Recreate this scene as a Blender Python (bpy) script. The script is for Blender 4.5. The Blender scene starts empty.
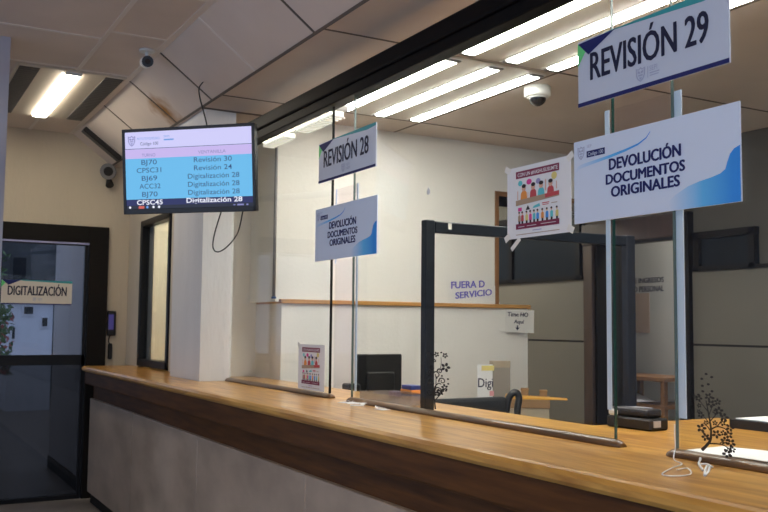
import bpy, bmesh, math, random
from mathutils import Vector, Matrix, Euler
random.seed(7)
S = bpy.context.scene
COL = S.collection

# ------------------------------------------------------------------ materials
MATS = {}
def mat(name, col, rough=0.6, metal=0.0, var=0.0, scale=8.0, bump=0.0, bscale=60.0, stretch=(1, 1, 1),
        coat=0.0, dist=0.0, spec=0.5, col2=None, emit=None, estr=0.0):
    m = bpy.data.materials.new(name); m.use_nodes = True
    nt = m.node_tree; b = nt.nodes['Principled BSDF']
    b.inputs['Roughness'].default_value = rough
    b.inputs['Metallic'].default_value = metal
    b.inputs['Coat Weight'].default_value = coat
    b.inputs['Coat Roughness'].default_value = 0.12
    b.inputs['Specular IOR Level'].default_value = spec
    tc = nt.nodes.new('ShaderNodeTexCoord'); mp = nt.nodes.new('ShaderNodeMapping')
    mp.inputs['Scale'].default_value = stretch
    nt.links.new(tc.outputs['Object'], mp.inputs['Vector'])
    nz = nt.nodes.new('ShaderNodeTexNoise'); nz.inputs['Scale'].default_value = scale
    nz.inputs['Detail'].default_value = 5; nz.inputs['Distortion'].default_value = dist
    nt.links.new(mp.outputs['Vector'], nz.inputs['Vector'])
    rp = nt.nodes.new('ShaderNodeValToRGB')
    c2 = col2 if col2 else tuple(max(0, c * (1 - var)) for c in col)
    c1 = col if col2 else tuple(min(1, c * (1 + var * 0.4)) for c in col)
    rp.color_ramp.elements[0].position = 0.32; rp.color_ramp.elements[1].position = 0.68
    rp.color_ramp.elements[0].color = (*c2, 1); rp.color_ramp.elements[1].color = (*c1, 1)
    nt.links.new(nz.outputs['Fac'], rp.inputs['Fac'])
    nt.links.new(rp.outputs['Color'], b.inputs['Base Color'])
    if bump > 0:
        n2 = nt.nodes.new('ShaderNodeTexNoise'); n2.inputs['Scale'].default_value = bscale
        n2.inputs['Detail'].default_value = 4
        nt.links.new(mp.outputs['Vector'], n2.inputs['Vector'])
        bp = nt.nodes.new('ShaderNodeBump'); bp.inputs['Strength'].default_value = bump
        bp.inputs['Distance'].default_value = 0.01
        nt.links.new(n2.outputs['Fac'], bp.inputs['Height'])
        nt.links.new(bp.outputs['Normal'], b.inputs['Normal'])
    if emit:
        b.inputs['Emission Color'].default_value = (*emit, 1)
        b.inputs['Emission Strength'].default_value = estr
    MATS[name] = m
    return m

def glass_mat(name, tint, refl=1.0, rough=0.0, haze=0.0, hcol=(.8, .8, .8)):
    m = bpy.data.materials.new(name); m.use_nodes = True
    nt = m.node_tree; nt.nodes.clear(); N = nt.nodes.new; L = nt.links.new
    out = N('ShaderNodeOutputMaterial'); tr = N('ShaderNodeBsdfTransparent'); gl = N('ShaderNodeBsdfGlossy')
    tr.inputs['Color'].default_value = (*tint, 1); gl.inputs['Roughness'].default_value = rough
    ge = N('ShaderNodeNewGeometry')
    dt = N('ShaderNodeVectorMath'); dt.operation = 'DOT_PRODUCT'
    L(ge.outputs['Normal'], dt.inputs[0]); L(ge.outputs['Incoming'], dt.inputs[1])
    def M(op, a, b):
        n = N('ShaderNodeMath'); n.operation = op
        for i, v in enumerate((a, b)):
            if v is None: continue
            if isinstance(v, (int, float)): n.inputs[i].default_value = v
            else: L(v, n.inputs[i])
        return n.outputs[0]
    c = M('ABSOLUTE', dt.outputs['Value'], None)
    p = M('POWER', M('SUBTRACT', 1.0, c), 5.0)
    f = M('ADD', M('MULTIPLY', p, 0.95 * refl), 0.04 * refl)
    mx = N('ShaderNodeMixShader'); L(f, mx.inputs['Fac']); L(tr.outputs[0], mx.inputs[1]); L(gl.outputs[0], mx.inputs[2])
    last = mx.outputs[0]
    if haze > 0:
        df = N('ShaderNodeBsdfDiffuse'); df.inputs['Color'].default_value = (*hcol, 1)
        m2 = N('ShaderNodeMixShader'); m2.inputs['Fac'].default_value = haze
        L(last, m2.inputs[1]); L(df.outputs[0], m2.inputs[2]); last = m2.outputs[0]
    L(last, out.inputs['Surface'])
    MATS[name] = m
    return m

# building surfaces
STUCCO = mat('stucco', (.60, .53, .415), .85, var=.07, scale=3, bump=.35, bscale=38, stretch=(1, 1, .35))
OFFICE = mat('office_paint', (.80, .765, .705), .8, var=.06, scale=2.2, bump=.15, bscale=40)
PILLAR = mat('pillar_paint', (.69, .67, .645), .85, var=.08, scale=3, bump=.45, bscale=45, stretch=(1, 1, .25))
CEIL = mat('ceiling_board', (.66, .575, .505), .9, var=.10, scale=1.6, bump=.10, bscale=90)
CEILBAR = mat('ceiling_bar', (.72, .66, .60), .6)
GAPBAR = mat('ceiling_gap', (.13, .105, .085), .8)
CEILST = CEIL.copy(); CEILST.name = 'ceiling_board_stained'
_n = CEILST.node_tree; _b = _n.nodes['Principled BSDF']; _src = _b.inputs['Base Color'].links[0].from_socket
_tc = _n.nodes.new('ShaderNodeTexCoord'); _nz = _n.nodes.new('ShaderNodeTexNoise'); _nz.inputs['Scale'].default_value = 9
_ds = _n.nodes.new('ShaderNodeVectorMath'); _ds.operation = 'DISTANCE'; _ds.inputs[1].default_value = (1.645, 5.93, 2.867)
_n.links.new(_tc.outputs['Object'], _ds.inputs[0]); _n.links.new(_tc.outputs['Object'], _nz.inputs['Vector'])
_ad = _n.nodes.new('ShaderNodeMath'); _ad.operation = 'MULTIPLY_ADD'; _ad.inputs[1].default_value = .28
_n.links.new(_nz.outputs['Fac'], _ad.inputs[0]); _n.links.new(_ds.outputs['Value'], _ad.inputs[2])
_rp = _n.nodes.new('ShaderNodeValToRGB'); _rp.color_ramp.elements[0].position = .19; _rp.color_ramp.elements[0].color = (.50, .26, .07, 1)
_rp.color_ramp.elements[1].position = .33; _rp.color_ramp.elements[1].color = (1, 1, 1, 1)
_n.links.new(_ad.outputs[0], _rp.inputs['Fac'])
_mx = _n.nodes.new('ShaderNodeMix'); _mx.data_type = 'RGBA'; _mx.blend_type = 'MULTIPLY'; _mx.inputs[0].default_value = 1
_n.links.new(_src, _mx.inputs[6]); _n.links.new(_rp.outputs['Color'], _mx.inputs[7]); _n.links.new(_mx.outputs[2], _b.inputs['Base Color'])
FLOOR = mat('floor_tile', (.27, .235, .21), .35, var=.3, scale=4)
PIER = mat('pier_paint', (.40, .40, .46), .85, var=.05, scale=3)
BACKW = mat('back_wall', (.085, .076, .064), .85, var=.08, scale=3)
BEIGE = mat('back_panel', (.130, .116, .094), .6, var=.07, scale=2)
DARKTRIM = mat('dark_trim', (.009, .0075, .0065), .5, spec=.16)
BROWN = mat('brown_trim', (.055, .031, .020), .5, var=.35, scale=9, stretch=(3, 3, .4))
OAK = mat('oak_rail', (.58, .29, .08), .4, var=.25, scale=8, stretch=(.4, 4, 4), coat=.3)
WOOD = mat('counter_wood', (.75, .405, .085), .3, scale=3.2, stretch=(4.5, .55, 4.5), coat=.35, col2=(.41, .175, .026), dist=1.6)
FASCIA = mat('fascia_wood', (.125, .046, .009), .45, scale=7, stretch=(6, .5, 6), coat=.05, spec=.25, col2=(.060, .021, .004))
RAILW = mat('half_round_wood', (.19, .092, .03), .4, scale=7, stretch=(6, .5, 6), coat=.25, col2=(.06, .032, .014))
MARBLE = mat('marble', (.47, .365, .275), .42, scale=2.3, stretch=(1, 1, 1.8), col2=(.31, .235, .172), coat=.04)
BLACKM = mat('black_metal', (.008, .0085, .010), .42, spec=.3)
FRAMEM = mat('frame_metal', (.009, .013, .019), .42, var=.3, scale=20, spec=.22)
BEAMM = mat('beam_paint', (.003, .003, .004), .45, spec=.10)
STEEL = mat('steel', (.30, .32, .36), .3, metal=.9)
BLACKP = mat('black_plastic', (.012, .012, .013), .4)
GREYP = mat('grey_plastic', (.22, .22, .23), .5)
SILVER = mat('silver_plastic', (.55, .56, .58), .35, metal=.3)
WHITEP = mat('white_plastic', (.75, .74, .70), .4)
PAPER = mat('paper', (.82, .82, .82), .8, var=.03, scale=6)
CREAMP = mat('cream_paper', (.78, .75, .70), .85, var=.05, scale=6)
TAPE = mat('tape', (.80, .78, .72), .5)
SIGNWSKY = mat('sign_white_sky_blue', (.67, .755, .90), .42)  # white surface with the blue of the skylight mixed into its colour
SIGNGSKY = mat('sign_grey_white_sky_blue', (.57, .625, .735), .36)  # grey white board, same skylight blue put into the colour
NAVY = mat('navy_ink', (.014, .020, .125), .55, spec=.25)
INK = mat('black_ink', (.014, .017, .05), .55, spec=.25)
TEAL = mat('teal_ink', (.03, .33, .36), .5)
GREEN = mat('green_ink', (.14, .70, .22), .5)
BLUEI = mat('blue_ink', (.05, .30, .75), .5)
PALEI = mat('pale_crest_ink', (.40, .44, .60), .6)
VIOLET = mat('violet_ink', (.15, .13, .50), .6)
PINK = mat('pink_ink', (.78, .36, .38), .7)
YELL = mat('yellow_ink', (.75, .62, .20), .7)
MAROON = mat('maroon_ink', (.22, .018, .06), .6)
ORANGE = mat('orange_ink', (.80, .30, .06), .6)
SKIN = mat('skin_ink', (.72, .42, .30), .7)
HAIR = mat('hair_ink', (.03, .02, .02), .7)
CYANI = mat('cyan_ink', (.12, .55, .60), .6)
MAGI = mat('magenta_ink', (.75, .06, .30), .6)
REDI = mat('red_ink', (.55, .07, .08), .6)
TAN = mat('tan_ink', (.42, .30, .20), .6)
LAV = mat('lavender_ink', (.35, .32, .55), .6)
DECAL = mat('black_vinyl', (.008, .008, .009), .5)
CARD = mat('cardboard', (.30, .17, .075), .8, var=.15, scale=10)
CARDL = mat('file_box_board', (.42, .345, .25), .8, var=.08, scale=10)
FOLD = mat('yellow_folder', (.72, .36, .05), .6, var=.1, scale=5)
PURPLE = mat('purple_card', (.13, .06, .25), .5)
BLUEC = mat('blue_card', (.03, .05, .25), .5)
DESKW = mat('desk_wood', (.30, .16, .07), .45, scale=6, stretch=(.5, 4, 4), col2=(.20, .10, .04))
FABRIC = mat('black_fabric', (.02, .021, .023), .8, var=.3, scale=80, bump=.2, bscale=200)
CABLE = mat('cable_rubber', (.010, .010, .010), .5)
CORDW = mat('white_cord', (.78, .78, .78), .5)
LOUVRE = mat('grey_louvre', (.10, .095, .09), .6)
HOUSING = mat('lamp_housing', (.60, .54, .45), .5)
REFLECT = mat('lamp_reflector', (.8, .8, .78), .3)
LAMP = mat('lamp_tube', (.9, .9, .9), .5, emit=(1.0, .97, .91), estr=35.0)
LAMPH = mat('hall_lamp_tube', (.9, .9, .9), .5, emit=(1.0, .90, .74), estr=30)
LAMPP = mat('panel_lamp', (.9, .9, .9), .5, emit=(1.0, .95, .85), estr=40.0)
LAMPS = mat('small_lamp_tube', (.9, .9, .9), .5, emit=(1.0, .96, .82), estr=1.0)
BLDG = mat('render_white', (.58, .61, .68), .8, var=.06, scale=2)
BLDGD = mat('render_dark', (.05, .055, .06), .8, var=.3, scale=2)
CORR = mat('corridor_paint', (.34, .32, .32), .8, var=.05, scale=2)
LEAF = mat('leaf', (.07, .15, .05), .6, var=.5, scale=9)
LEAFR = mat('red_leaf', (.45, .10, .10), .6, var=.4, scale=9)
WINGL = mat('dark_window_glass', (.011, .014, .018), .4, spec=.12)
CURT = mat('cream_blind', (.66, .60, .48), .8, var=.06, scale=14, stretch=(1, 6, .3))
GEDGE = mat('glass_edge', (.012, .055, .042), .2, coat=.3)
LENS = mat('lens', (.006, .006, .008), .08, coat=1)
GLASS = glass_mat('screen_glass', (.965, .985, .972), .55)
GLASSA = glass_mat('acrylic', (.975, .965, .97), .55, haze=.012)
GLASSD = glass_mat('door_glass', (.70, .71, .73), .9)
GLASSDK = glass_mat('door_glass_tinted', (.31, .305, .30), .7)
TRAYM = glass_mat('tray_acrylic', (.90, .90, .90), 1.4, rough=.15, haze=.22, hcol=(.6, .5, .45))

def screen_mat(name, col, s):
    m = bpy.data.materials.new(name); m.use_nodes = True
    nt = m.node_tree; b = nt.nodes['Principled BSDF']
    b.inputs['Base Color'].default_value = (.01, .01, .012, 1); b.inputs['Roughness'].default_value = .3
    b.inputs['Emission Color'].default_value = (*col, 1); b.inputs['Emission Strength'].default_value = s
    return m
SC_LAV = screen_mat('screen_lavender', (.64, .62, .96), .95)
SC_LAV2 = screen_mat('screen_lilac', (.62, .50, .90), .9)
SC_CYAN = screen_mat('screen_cyan', (.14, .50, .84), .95)
SC_NAVY = screen_mat('screen_navy', (.012, .014, .10), .9)
SC_BAR = screen_mat('screen_taskbar', (.008, .009, .02), .9)
SC_TXT = screen_mat('screen_dark_text', (.025, .07, .20), .9)
SC_GREY = screen_mat('screen_grey_text', (.25, .25, .55), .9)
SC_WHT = screen_mat('screen_white_text', (.9, .9, 1.0), .9)
SC_BLU = screen_mat('screen_blue_text', (.16, .36, .80), .9)
SC_RED = screen_mat('screen_red_icon', (.7, .12, .08), .9)

# ------------------------------------------------------------------ helpers
class MB:
    """collects primitives into one mesh"""
    def __init__(s): s.bm = bmesh.new()
    def box(s, x0, y0, z0, x1, y1, z1, bev=0.0, mi=0, seg=1):
        x0, x1 = min(x0, x1), max(x0, x1); y0, y1 = min(y0, y1), max(y0, y1); z0, z1 = min(z0, z1), max(z0, z1)
        v = [s.bm.verts.new(p) for p in ((x0, y0, z0), (x1, y0, z0), (x1, y1, z0), (x0, y1, z0),
                                         (x0, y0, z1), (x1, y0, z1), (x1, y1, z1), (x0, y1, z1))]
        fs = [s.bm.faces.new([v[i] for i in f]) for f in
              ((3, 2, 1, 0), (4, 5, 6, 7), (0, 1, 5, 4), (1, 2, 6, 5), (2, 3, 7, 6), (3, 0, 4, 7))]
        for f in fs: f.material_index = mi
        if bev > 0:
            es = list({e for f in fs for e in f.edges})
            r = bmesh.ops.bevel(s.bm, geom=es, offset=bev, segments=seg, affect='EDGES', profile=.5)
            for f in r['faces']: f.material_index = mi
        return s
    def prism(s, pts, d, mi=0):
        """closed polygon pts (3-D, in a plane) extruded by vector d"""
        d = Vector(d)
        a = [s.bm.verts.new(p) for p in pts]; b = [s.bm.verts.new(Vector(p) + d) for p in pts]
        n = len(pts); fs = [s.bm.faces.new(a[::-1]), s.bm.faces.new(b)]
        for i in range(n): fs.append(s.bm.faces.new((a[i], a[(i + 1) % n], b[(i + 1) % n], b[i])))
        for f in fs: f.material_index = mi
        return s
    def tube(s, pts, r, n=8, cap=True, mi=0):
        pts = [Vector(p) for p in pts]; rings = []
        rr = r if isinstance(r, (list, tuple)) else [r] * len(pts)
        ref = Vector((.31, .17, .93))
        for i, p in enumerate(pts):
            t = (pts[min(i + 1, len(pts) - 1)] - pts[max(i - 1, 0)]).normalized()
            if abs(t.dot(ref)) > .97: ref = Vector((.9, .3, .1))
            a = t.cross(ref).normalized(); b = t.cross(a)
            rings.append([s.bm.verts.new(p + (a * math.cos(2 * math.pi * k / n) + b * math.sin(2 * math.pi * k / n)) * rr[i])
                          for k in range(n)])
        for i in range(len(rings) - 1):
            for k in range(n):
                f = s.bm.faces.new((rings[i][k], rings[i][(k + 1) % n], rings[i + 1][(k + 1) % n], rings[i + 1][k]))
                f.smooth = True; f.material_index = mi
        if cap:
            s.bm.faces.new(rings[0][::-1]).material_index = mi; s.bm.faces.new(rings[-1]).material_index = mi
        return s
    def ball(s, c, r, sub=2, sc=(1, 1, 1), mi=0):
        m = Matrix.Translation(c) @ Matrix.Diagonal((r * sc[0], r * sc[1], r * sc[2], 1))
        res = bmesh.ops.create_icosphere(s.bm, subdivisions=sub, radius=1, matrix=m)
        for f in {f for v in res['verts'] for f in v.link_faces}: f.smooth = True; f.material_index = mi
        return s
    def poly(s, pts, mi=0):
        s.bm.faces.new([s.bm.verts.new(p) for p in pts]).material_index = mi
        return s
    def build(s, name, mats, parent=None, loc=None, rot=None):
        bmesh.ops.recalc_face_normals(s.bm, faces=s.bm.faces[:])
        me = bpy.data.meshes.new(name); s.bm.to_mesh(me); s.bm.free()
        for m in (mats if isinstance(mats, (list, tuple)) else [mats]): me.materials.append(m)
        o = bpy.data.objects.new(name, me); COL.objects.link(o)
        if parent: o.parent = parent
        if loc: o.location = loc
        if rot: o.rotation_euler = rot
        return o

def tag(o, label, cat, group=None):
    o['label'] = label; o['category'] = cat
    if group: o['group'] = group
    return o
def thing(name, label, cat, loc=(0, 0, 0), rot=(0, 0, 0), group=None):
    o = bpy.data.objects.new(name, None); COL.objects.link(o)
    o.location = loc; o.rotation_euler = rot; o.empty_display_size = .1
    return tag(o, label, cat, group)
def struct(o): o['kind'] = 'structure'; return o

def smooth_path(pts, n=6):
    P = [Vector(p) for p in pts]; out = []
    for i in range(len(P) - 1):
        p0 = P[max(i - 1, 0)]; p1 = P[i]; p2 = P[i + 1]; p3 = P[min(i + 2, len(P) - 1)]
        for k in range(n):
            t = k / n
            out.append(.5 * ((2 * p1) + (p2 - p0) * t + (2 * p0 - 5 * p1 + 4 * p2 - p3) * t * t + (3 * p1 - p0 - 3 * p2 + p3) * t ** 3))
    out.append(P[-1]); return out

class Plane:
    """a printed face: origin top-left, u to the right (length W), v down (length H), n towards the reader"""
    def __init__(s, tl, u, v, n, W, H, parent):
        s.o = Vector(tl); s.u = Vector(u); s.v = Vector(v); s.n = Vector(n); s.W = W; s.H = H; s.p = parent
    def at(s, u, v, k=1): return s.o + s.u * (u * s.W) + s.v * (v * s.H) + s.n * (.0005 * k)
    def polys(s, name, lst, m, k=1):
        b = MB()
        for pts in lst: b.prism([s.at(u, v, k) for u, v in pts], s.n * .0003)
        return b.build(name, m, s.p)
    def rects(s, name, lst, m, k=1):
        if len(lst) > 1:
            for q in lst: s.rects(name, [q], m, k)
            return
        return s.polys(name, [[(a, b), (c, b), (c, d), (a, d)] for a, b, c, d in lst], m, k)
    def discs(s, name, lst, m, k=1, n=14):
        asp = s.W / s.H
        if len(lst) > 1:
            for q in lst: s.discs(name, [q], m, k, n)
            return
        return s.polys(name, [[(cu + r * math.cos(2 * math.pi * i / n), cv + r * asp * sq * math.sin(2 * math.pi * i / n)) for i in range(n)]
                              for cu, cv, r, sq in lst], m, k)
    def text(s, name, string, m, u0, v0, u1, v1, k=2, bold=0.0, shear=0, space=1.0, fat=0.0):
        """string fitted into the box u0..u1, v0..v1, where v0/v1 are top and bottom of the capitals"""
        cu = bpy.data.curves.new(name, 'FONT'); cu.body = string; cu.offset = bold; cu.resolution_u = 3; cu.shear = shear
        cu.space_character = space
        t = bpy.data.objects.new(name, cu); COL.objects.link(t)
        c2 = bpy.data.curves.new('ref', 'FONT'); c2.body = 'E'; c2.offset = bold
        t2 = bpy.data.objects.new('ref', c2); COL.objects.link(t2)
        bpy.context.view_layer.update()
        dg = bpy.context.evaluated_depsgraph_get()
        me = bpy.data.meshes.new_from_object(t.evaluated_get(dg)); mr = bpy.data.meshes.new_from_object(t2.evaluated_get(dg))
        ch0 = min(v.co.y for v in mr.vertices); ch1 = max(v.co.y for v in mr.vertices)
        x0 = min(v.co.x for v in me.vertices); x1 = max(v.co.x for v in me.vertices)
        for v in me.vertices:
            fu = u0 + (v.co.x - x0) / (x1 - x0) * (u1 - u0)
            fv = v1 + (v.co.y - ch0) / (ch1 - ch0) * (v0 - v1)
            v.co = s.at(fu, fv, k)
        me.materials.clear(); me.materials.append(m)
        for p in me.polygons: p.material_index = 0
        bpy.data.objects.remove(t); bpy.data.curves.remove(cu); bpy.data.objects.remove(t2); bpy.data.curves.remove(c2)
        bpy.data.meshes.remove(mr)
        if fat:
            bm = bmesh.new()
            for q_, (du, dv) in enumerate(((-1, 0), (1, 0), (0, -.45), (0, .45), (-.7, -.35), (.7, .35), (-.7, .35), (.7, -.35))):
                m2 = me.copy()
                for v in m2.vertices: v.co += s.u * (du * fat) - s.v * (dv * fat) + s.n * (.00005 * q_)
                bm.from_mesh(m2); bpy.data.meshes.remove(m2)
            bm.to_mesh(me); bm.free()
        me.name = name
        o = bpy.data.objects.new(name, me); COL.objects.link(o); o.parent = s.p
        return o

def crest(pl, u0, v0, u1, v1, m, k=2):
    """a small institutional crest: shield outline, helm bars and scroll"""
    q = lambda a, b: (u0 + (u1 - u0) * a, v0 + (v1 - v0) * b)
    L = []
    out = [(0, .05), (.3, .12), (.5, 0), (.7, .12), (1, .05), (.97, .55), (.8, .82), (.5, 1), (.2, .82), (.03, .55)]
    inn = [(.5 + (x - .5) * .78, .5 + (y - .5) * .80) for x, y in out]
    for i in range(len(out)):
        j = (i + 1) % len(out)
        L.append([q(*out[i]), q(*out[j]), q(*inn[j]), q(*inn[i])])
    L += [[q(.2, .22), q(.46, .30), q(.46, .44), q(.2, .40)], [q(.54, .30), q(.80, .22), q(.80, .40), q(.54, .44)],
          [q(.25, .50), q(.75, .50), q(.72, .60), q(.28, .60)], [q(.33, .68), q(.67, .68), q(.5, .86)]]
    return pl.polys('crest', L, m, k)

def wall_box(name, m, *a):
    return struct(MB().box(*a).build(name, m))

# ------------------------------------------------------------------ key dimensions
ZC = 1.10          # counter top
G = 1.94           # glass plane
YW = 5.40          # office wall behind the counter
XB = 5.15          # rear wall of the office
ZI = 2.80          # low ceiling over the counter and office
ZH = 3.05          # hall ceiling
YD = 7.90          # wall with the glass door

# ------------------------------------------------------------------ setting: floor, walls
wall_box('floor', FLOOR, -5, -3, -.1, 6.4, 20, 0)

b = MB(); b.box(-5, YD, 2.265, .55, YD + .15, 3.4); b.box(.55, YD, 2.265, 1.72, YD + .15, 3.4)
b.box(1.72, YD, 0, 1.98, YD + .15, 3.4); b.box(-5, YD, 0, -.35, YD + .15, 2.265)
struct(b.build('wall_far', STUCCO))
# wall over the counter, left of the pillar, with a window opening
b = MB(); X0, X1 = 1.90, 2.02
b.box(X0, 6.05, 1.10, X1, 6.60, 3.2); b.box(X0, 7.46, 1.10, X1, YD, 3.2)
b.box(X0, 6.60, 2.29, X1, 7.46, 3.2)
struct(b.build('wall_window', STUCCO))
wall_box('wall_pillar', PILLAR, 1.755, 5.42, 1.1005, 1.955, 6.05, 3.0)
wall_box('wall_left', PIER, -5, 5.38, 0, .60, 5.60, 3.05)
# office side walls
b = MB()
b.box(1.955, 5.85, 1.1005, 2.30, 5.95, ZI)
struct(b.build('wall_recess', OFFICE))
b = MB()
b.box(2.235, YW, 1.6, 3.97, 5.85, ZI); b.box(3.97, YW, 2.42, XB, 5.85, ZI)
b.box(2.282, YW, 0, 4.275, 5.85, 1.59)
struct(b.build('wall_office', OFFICE))
# moulded wooden cap along the half-height part of the office wall
b = MB()
b.box(2.262, YW - .022, 1.588, 4.29, YW, 1.616, bev=.004)
b.box(2.262, YW - .022, 1.588, 2.282, 5.80, 1.616, bev=.004)
struct(b.build('trim_1', OAK))
b = MB()
b.box(3.97, YW - .012, 1.616, 4.0, 5.86, 2.42); b.box(3.97, YW - .012, 2.42, XB, 5.86, 2.455)
struct(b.build('trim_2', mat('dark_oak', (.26, .12, .045), .45, var=.3, scale=8, stretch=(4, 4, .4))))
# rear wall with doorway Y 4.69..5.60
b = MB()
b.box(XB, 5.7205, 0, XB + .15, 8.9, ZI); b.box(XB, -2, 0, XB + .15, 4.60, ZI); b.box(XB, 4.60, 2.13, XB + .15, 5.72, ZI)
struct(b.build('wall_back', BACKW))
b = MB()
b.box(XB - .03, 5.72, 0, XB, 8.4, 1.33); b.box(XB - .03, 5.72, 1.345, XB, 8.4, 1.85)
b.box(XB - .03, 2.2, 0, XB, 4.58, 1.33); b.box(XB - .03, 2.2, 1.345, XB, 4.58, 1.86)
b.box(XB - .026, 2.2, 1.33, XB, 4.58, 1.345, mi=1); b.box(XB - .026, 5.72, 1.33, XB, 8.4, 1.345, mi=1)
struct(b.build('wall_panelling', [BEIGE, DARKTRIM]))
b = MB()
b.box(XB - .035, 5.625, 0, XB, 5.73, 2.13, bev=.004)
b.box(XB - .05, 4.69, 2.13, XB + .16, 5.73, 2.30, bev=.004)
struct(b.build('trim_3', BROWN))
wall_box('wall_reveal', DARKTRIM, XB + .0, 5.60, 0, 5.56, 5.72, 2.13)
b = MB(); b.box(XB - .06, 4.59, 0, XB + .16, 4.69, 2.30, bev=.004)
struct(b.build('trim_4', DARKTRIM))
# dark windows over the panelling of the rear wall
def dark_window(n, y0, y1, z0, z1, muls):
    f = MB(); t = .05
    f.box(XB - .05, y0, z0, XB, y1, z0 + t * .7); f.box(XB - .05, y0, z1 - t, XB, y1, z1)
    for y in muls: f.box(XB - .05, y - t / 2, z0, XB, y + t / 2, z1)
    o = struct(f.build(n, DARKTRIM))
    g = MB().box(XB - .02, y0, z0 + .02, XB - .008, y1, z1 - .02).build('pane', WINGL, o)
dark_window('window_2', 5.73, 8.3, 1.85, 2.45, (5.78, 6.7, 7.5, 8.25))
dark_window('window_3', 4.03, 4.56, 1.86, 2.14, (4.06, 4.53))
b = MB(); b.box(XB - .05, 2.2, 1.86, XB, 4.06, 1.885)
struct(b.build('trim_5', DARKTRIM))
# small lit room behind the doorway
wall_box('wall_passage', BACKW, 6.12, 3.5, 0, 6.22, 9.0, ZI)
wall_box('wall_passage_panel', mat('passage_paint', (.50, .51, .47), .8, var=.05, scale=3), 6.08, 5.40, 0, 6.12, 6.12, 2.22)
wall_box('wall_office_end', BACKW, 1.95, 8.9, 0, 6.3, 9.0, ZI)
wall_box('wall_right', OFFICE, 2.0, -2.0, 0, 6.3, -1.9, ZI)

# ceilings
SL0, SL1, ZS = 1.40, 1.735, 2.80
b = MB()
b.box(-5, -3, ZH, SL0, YD, ZH + .05)
b.prism([(SL0, -3, ZH), (SL1, -3, ZS), (SL1, -3, ZS + .06), (SL0, -3, ZH + .06)], (0, YD + 3, 0))
for x in (-1.4, -.79, -.18, .445, 1.055):
    b.box(x - .012, -3, ZH - .004, x + .012, YD, ZH, mi=1)
b.box(SL0 - .03, -3, ZH - .005, SL0 + .004, YD, ZH + .002, mi=1)
for y in (-1.5, 0, 1.5, 3.62, 4.38, 5.14, 5.83, 7.33):
    b.box(-5, y - .012, ZH - .004, 1.055, y + .012, ZH, mi=1)
for y in (3.5, 4.25, 4.98, 5.85, 7.33):
    b.box(1.055, y - .012, ZH - .004, SL0, y + .012, ZH, mi=1)
dz = (ZS - ZH) / (SL1 - SL0)
nn = Vector((dz, 0, -1)).normalized()      # underside normal of the slope
def slope_pt(x, y, off=0): return Vector((x, y, ZH + dz * (x - SL0))) + nn * off
for y, mi in ((2.25, 1), (3.0, 1), (3.75, 2), (4.5, 1), (5.22, 2), (5.95, 2), (6.72, 2)):
    p = [slope_pt(SL0, y - .008, -.003), slope_pt(SL1, y - .008, -.003), slope_pt(SL1, y + .008, -.003), slope_pt(SL0, y + .008, -.003)]
    b.prism(p, nn * .006, mi=mi)
p = [slope_pt(SL1 - .012, -3, -.003), slope_pt(SL1 - .012, YD, -.003), slope_pt(SL1, YD, -.003), slope_pt(SL1, -3, -.003)]
b.prism(p, nn * .007, mi=2)
struct(b.build('ceiling', [CEILST, CEILBAR, GAPBAR]))
b = MB()
b.box(SL1, -3, ZI, 6.3, 9.0, ZI + .05)
for y in (-.6, .9, 2.3, 3.66, 5.05):
    b.box(SL1, y - .006, ZI - .003, XB, y + .006, ZI, mi=1)
b.box(3.10, -2, ZI - .003, 3.112, YW, ZI, mi=1)
b.box(SL1, 5.40, ZI - .006, 2.3, 5.42, ZI, mi=1)
struct(b.build('ceiling.001', [CEIL, GAPBAR]))

# ------------------------------------------------------------------ glass door
d = MB()
t = .10
d.box(1.56, YD - .05, 0, 1.72, YD + .05, 2.265, bev=.004)
d.box(-.35, YD - .05, 2.125, 1.56, YD + .05, 2.265, bev=.004)
d.box(-.35, YD - .05, 0, -.2, YD + .05, 2.125, bev=.004)
door = struct(d.build('door_1', DARKTRIM))
d = MB()
d.box(-.2, YD - .02, 0, 1.555, YD + .02, .035); d.box(-.2, YD - .02, 1.10, 1.555, YD + .02, 1.185)
d.box(1.53, YD - .02, .035, 1.555, YD + .02, 2.12); d.box(.60, YD - .02, .035, .66, YD + .02, 2.12)
d.box(-.2, YD - .02, 2.10, 1.555, YD + .02, 2.125)
leaf = d.build('door_leaf', BLACKM, door)
MB().box(-.2, YD - .004, 1.185, 1.53, YD + .004, 2.10).build('upper_pane', GLASSD, door)
MB().box(-.2, YD - .004, .035, 1.53, YD + .004, 1.10).build('lower_pane', GLASSDK, door)
MB().box(-.2, YD - .045, 2.108, 1.56, YD - .022, 2.122).build('seal_strip', mat('blue_seal', (.35, .37, .62), .4), door)

# window over the counter
w = MB()
y0, y1, z0, z1 = 6.60, 7.46, 1.11, 2.29
for a in ((y0, z0, y0 + .05, z1), (y1 - .06, z0, y1, z1)): w.box(1.885, a[0], a[1], 1.97, a[2], a[3], bev=.004)
w.box(1.885, y0, z0, 1.97, y1, z0 + .055, bev=.004); w.box(1.885, y0, z1 - .05, 1.97, y1, z1, bev=.004)
win = struct(w.build('window_1', BLACKM))
MB().box(1.935, y0 + .05, z0 + .05, 1.945, y1 - .06, z1 - .05).build('pane', GLASS, win)
m = CURT; b_ = m.node_tree.nodes['Principled BSDF']; tl_ = m.node_tree.nodes.new('ShaderNodeBsdfTranslucent'); mx_ = m.node_tree.nodes.new('ShaderNodeMixShader')
tl_.inputs['Color'].default_value = (.92, .87, .76, 1); mx_.inputs['Fac'].default_value = .75
m.node_tree.links.new(b_.outputs[0], mx_.inputs[1]); m.node_tree.links.new(tl_.outputs[0], mx_.inputs[2]); m.node_tree.links.new(mx_.outputs[0], m.node_tree.nodes['Material Output'].inputs['Surface'])
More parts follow.
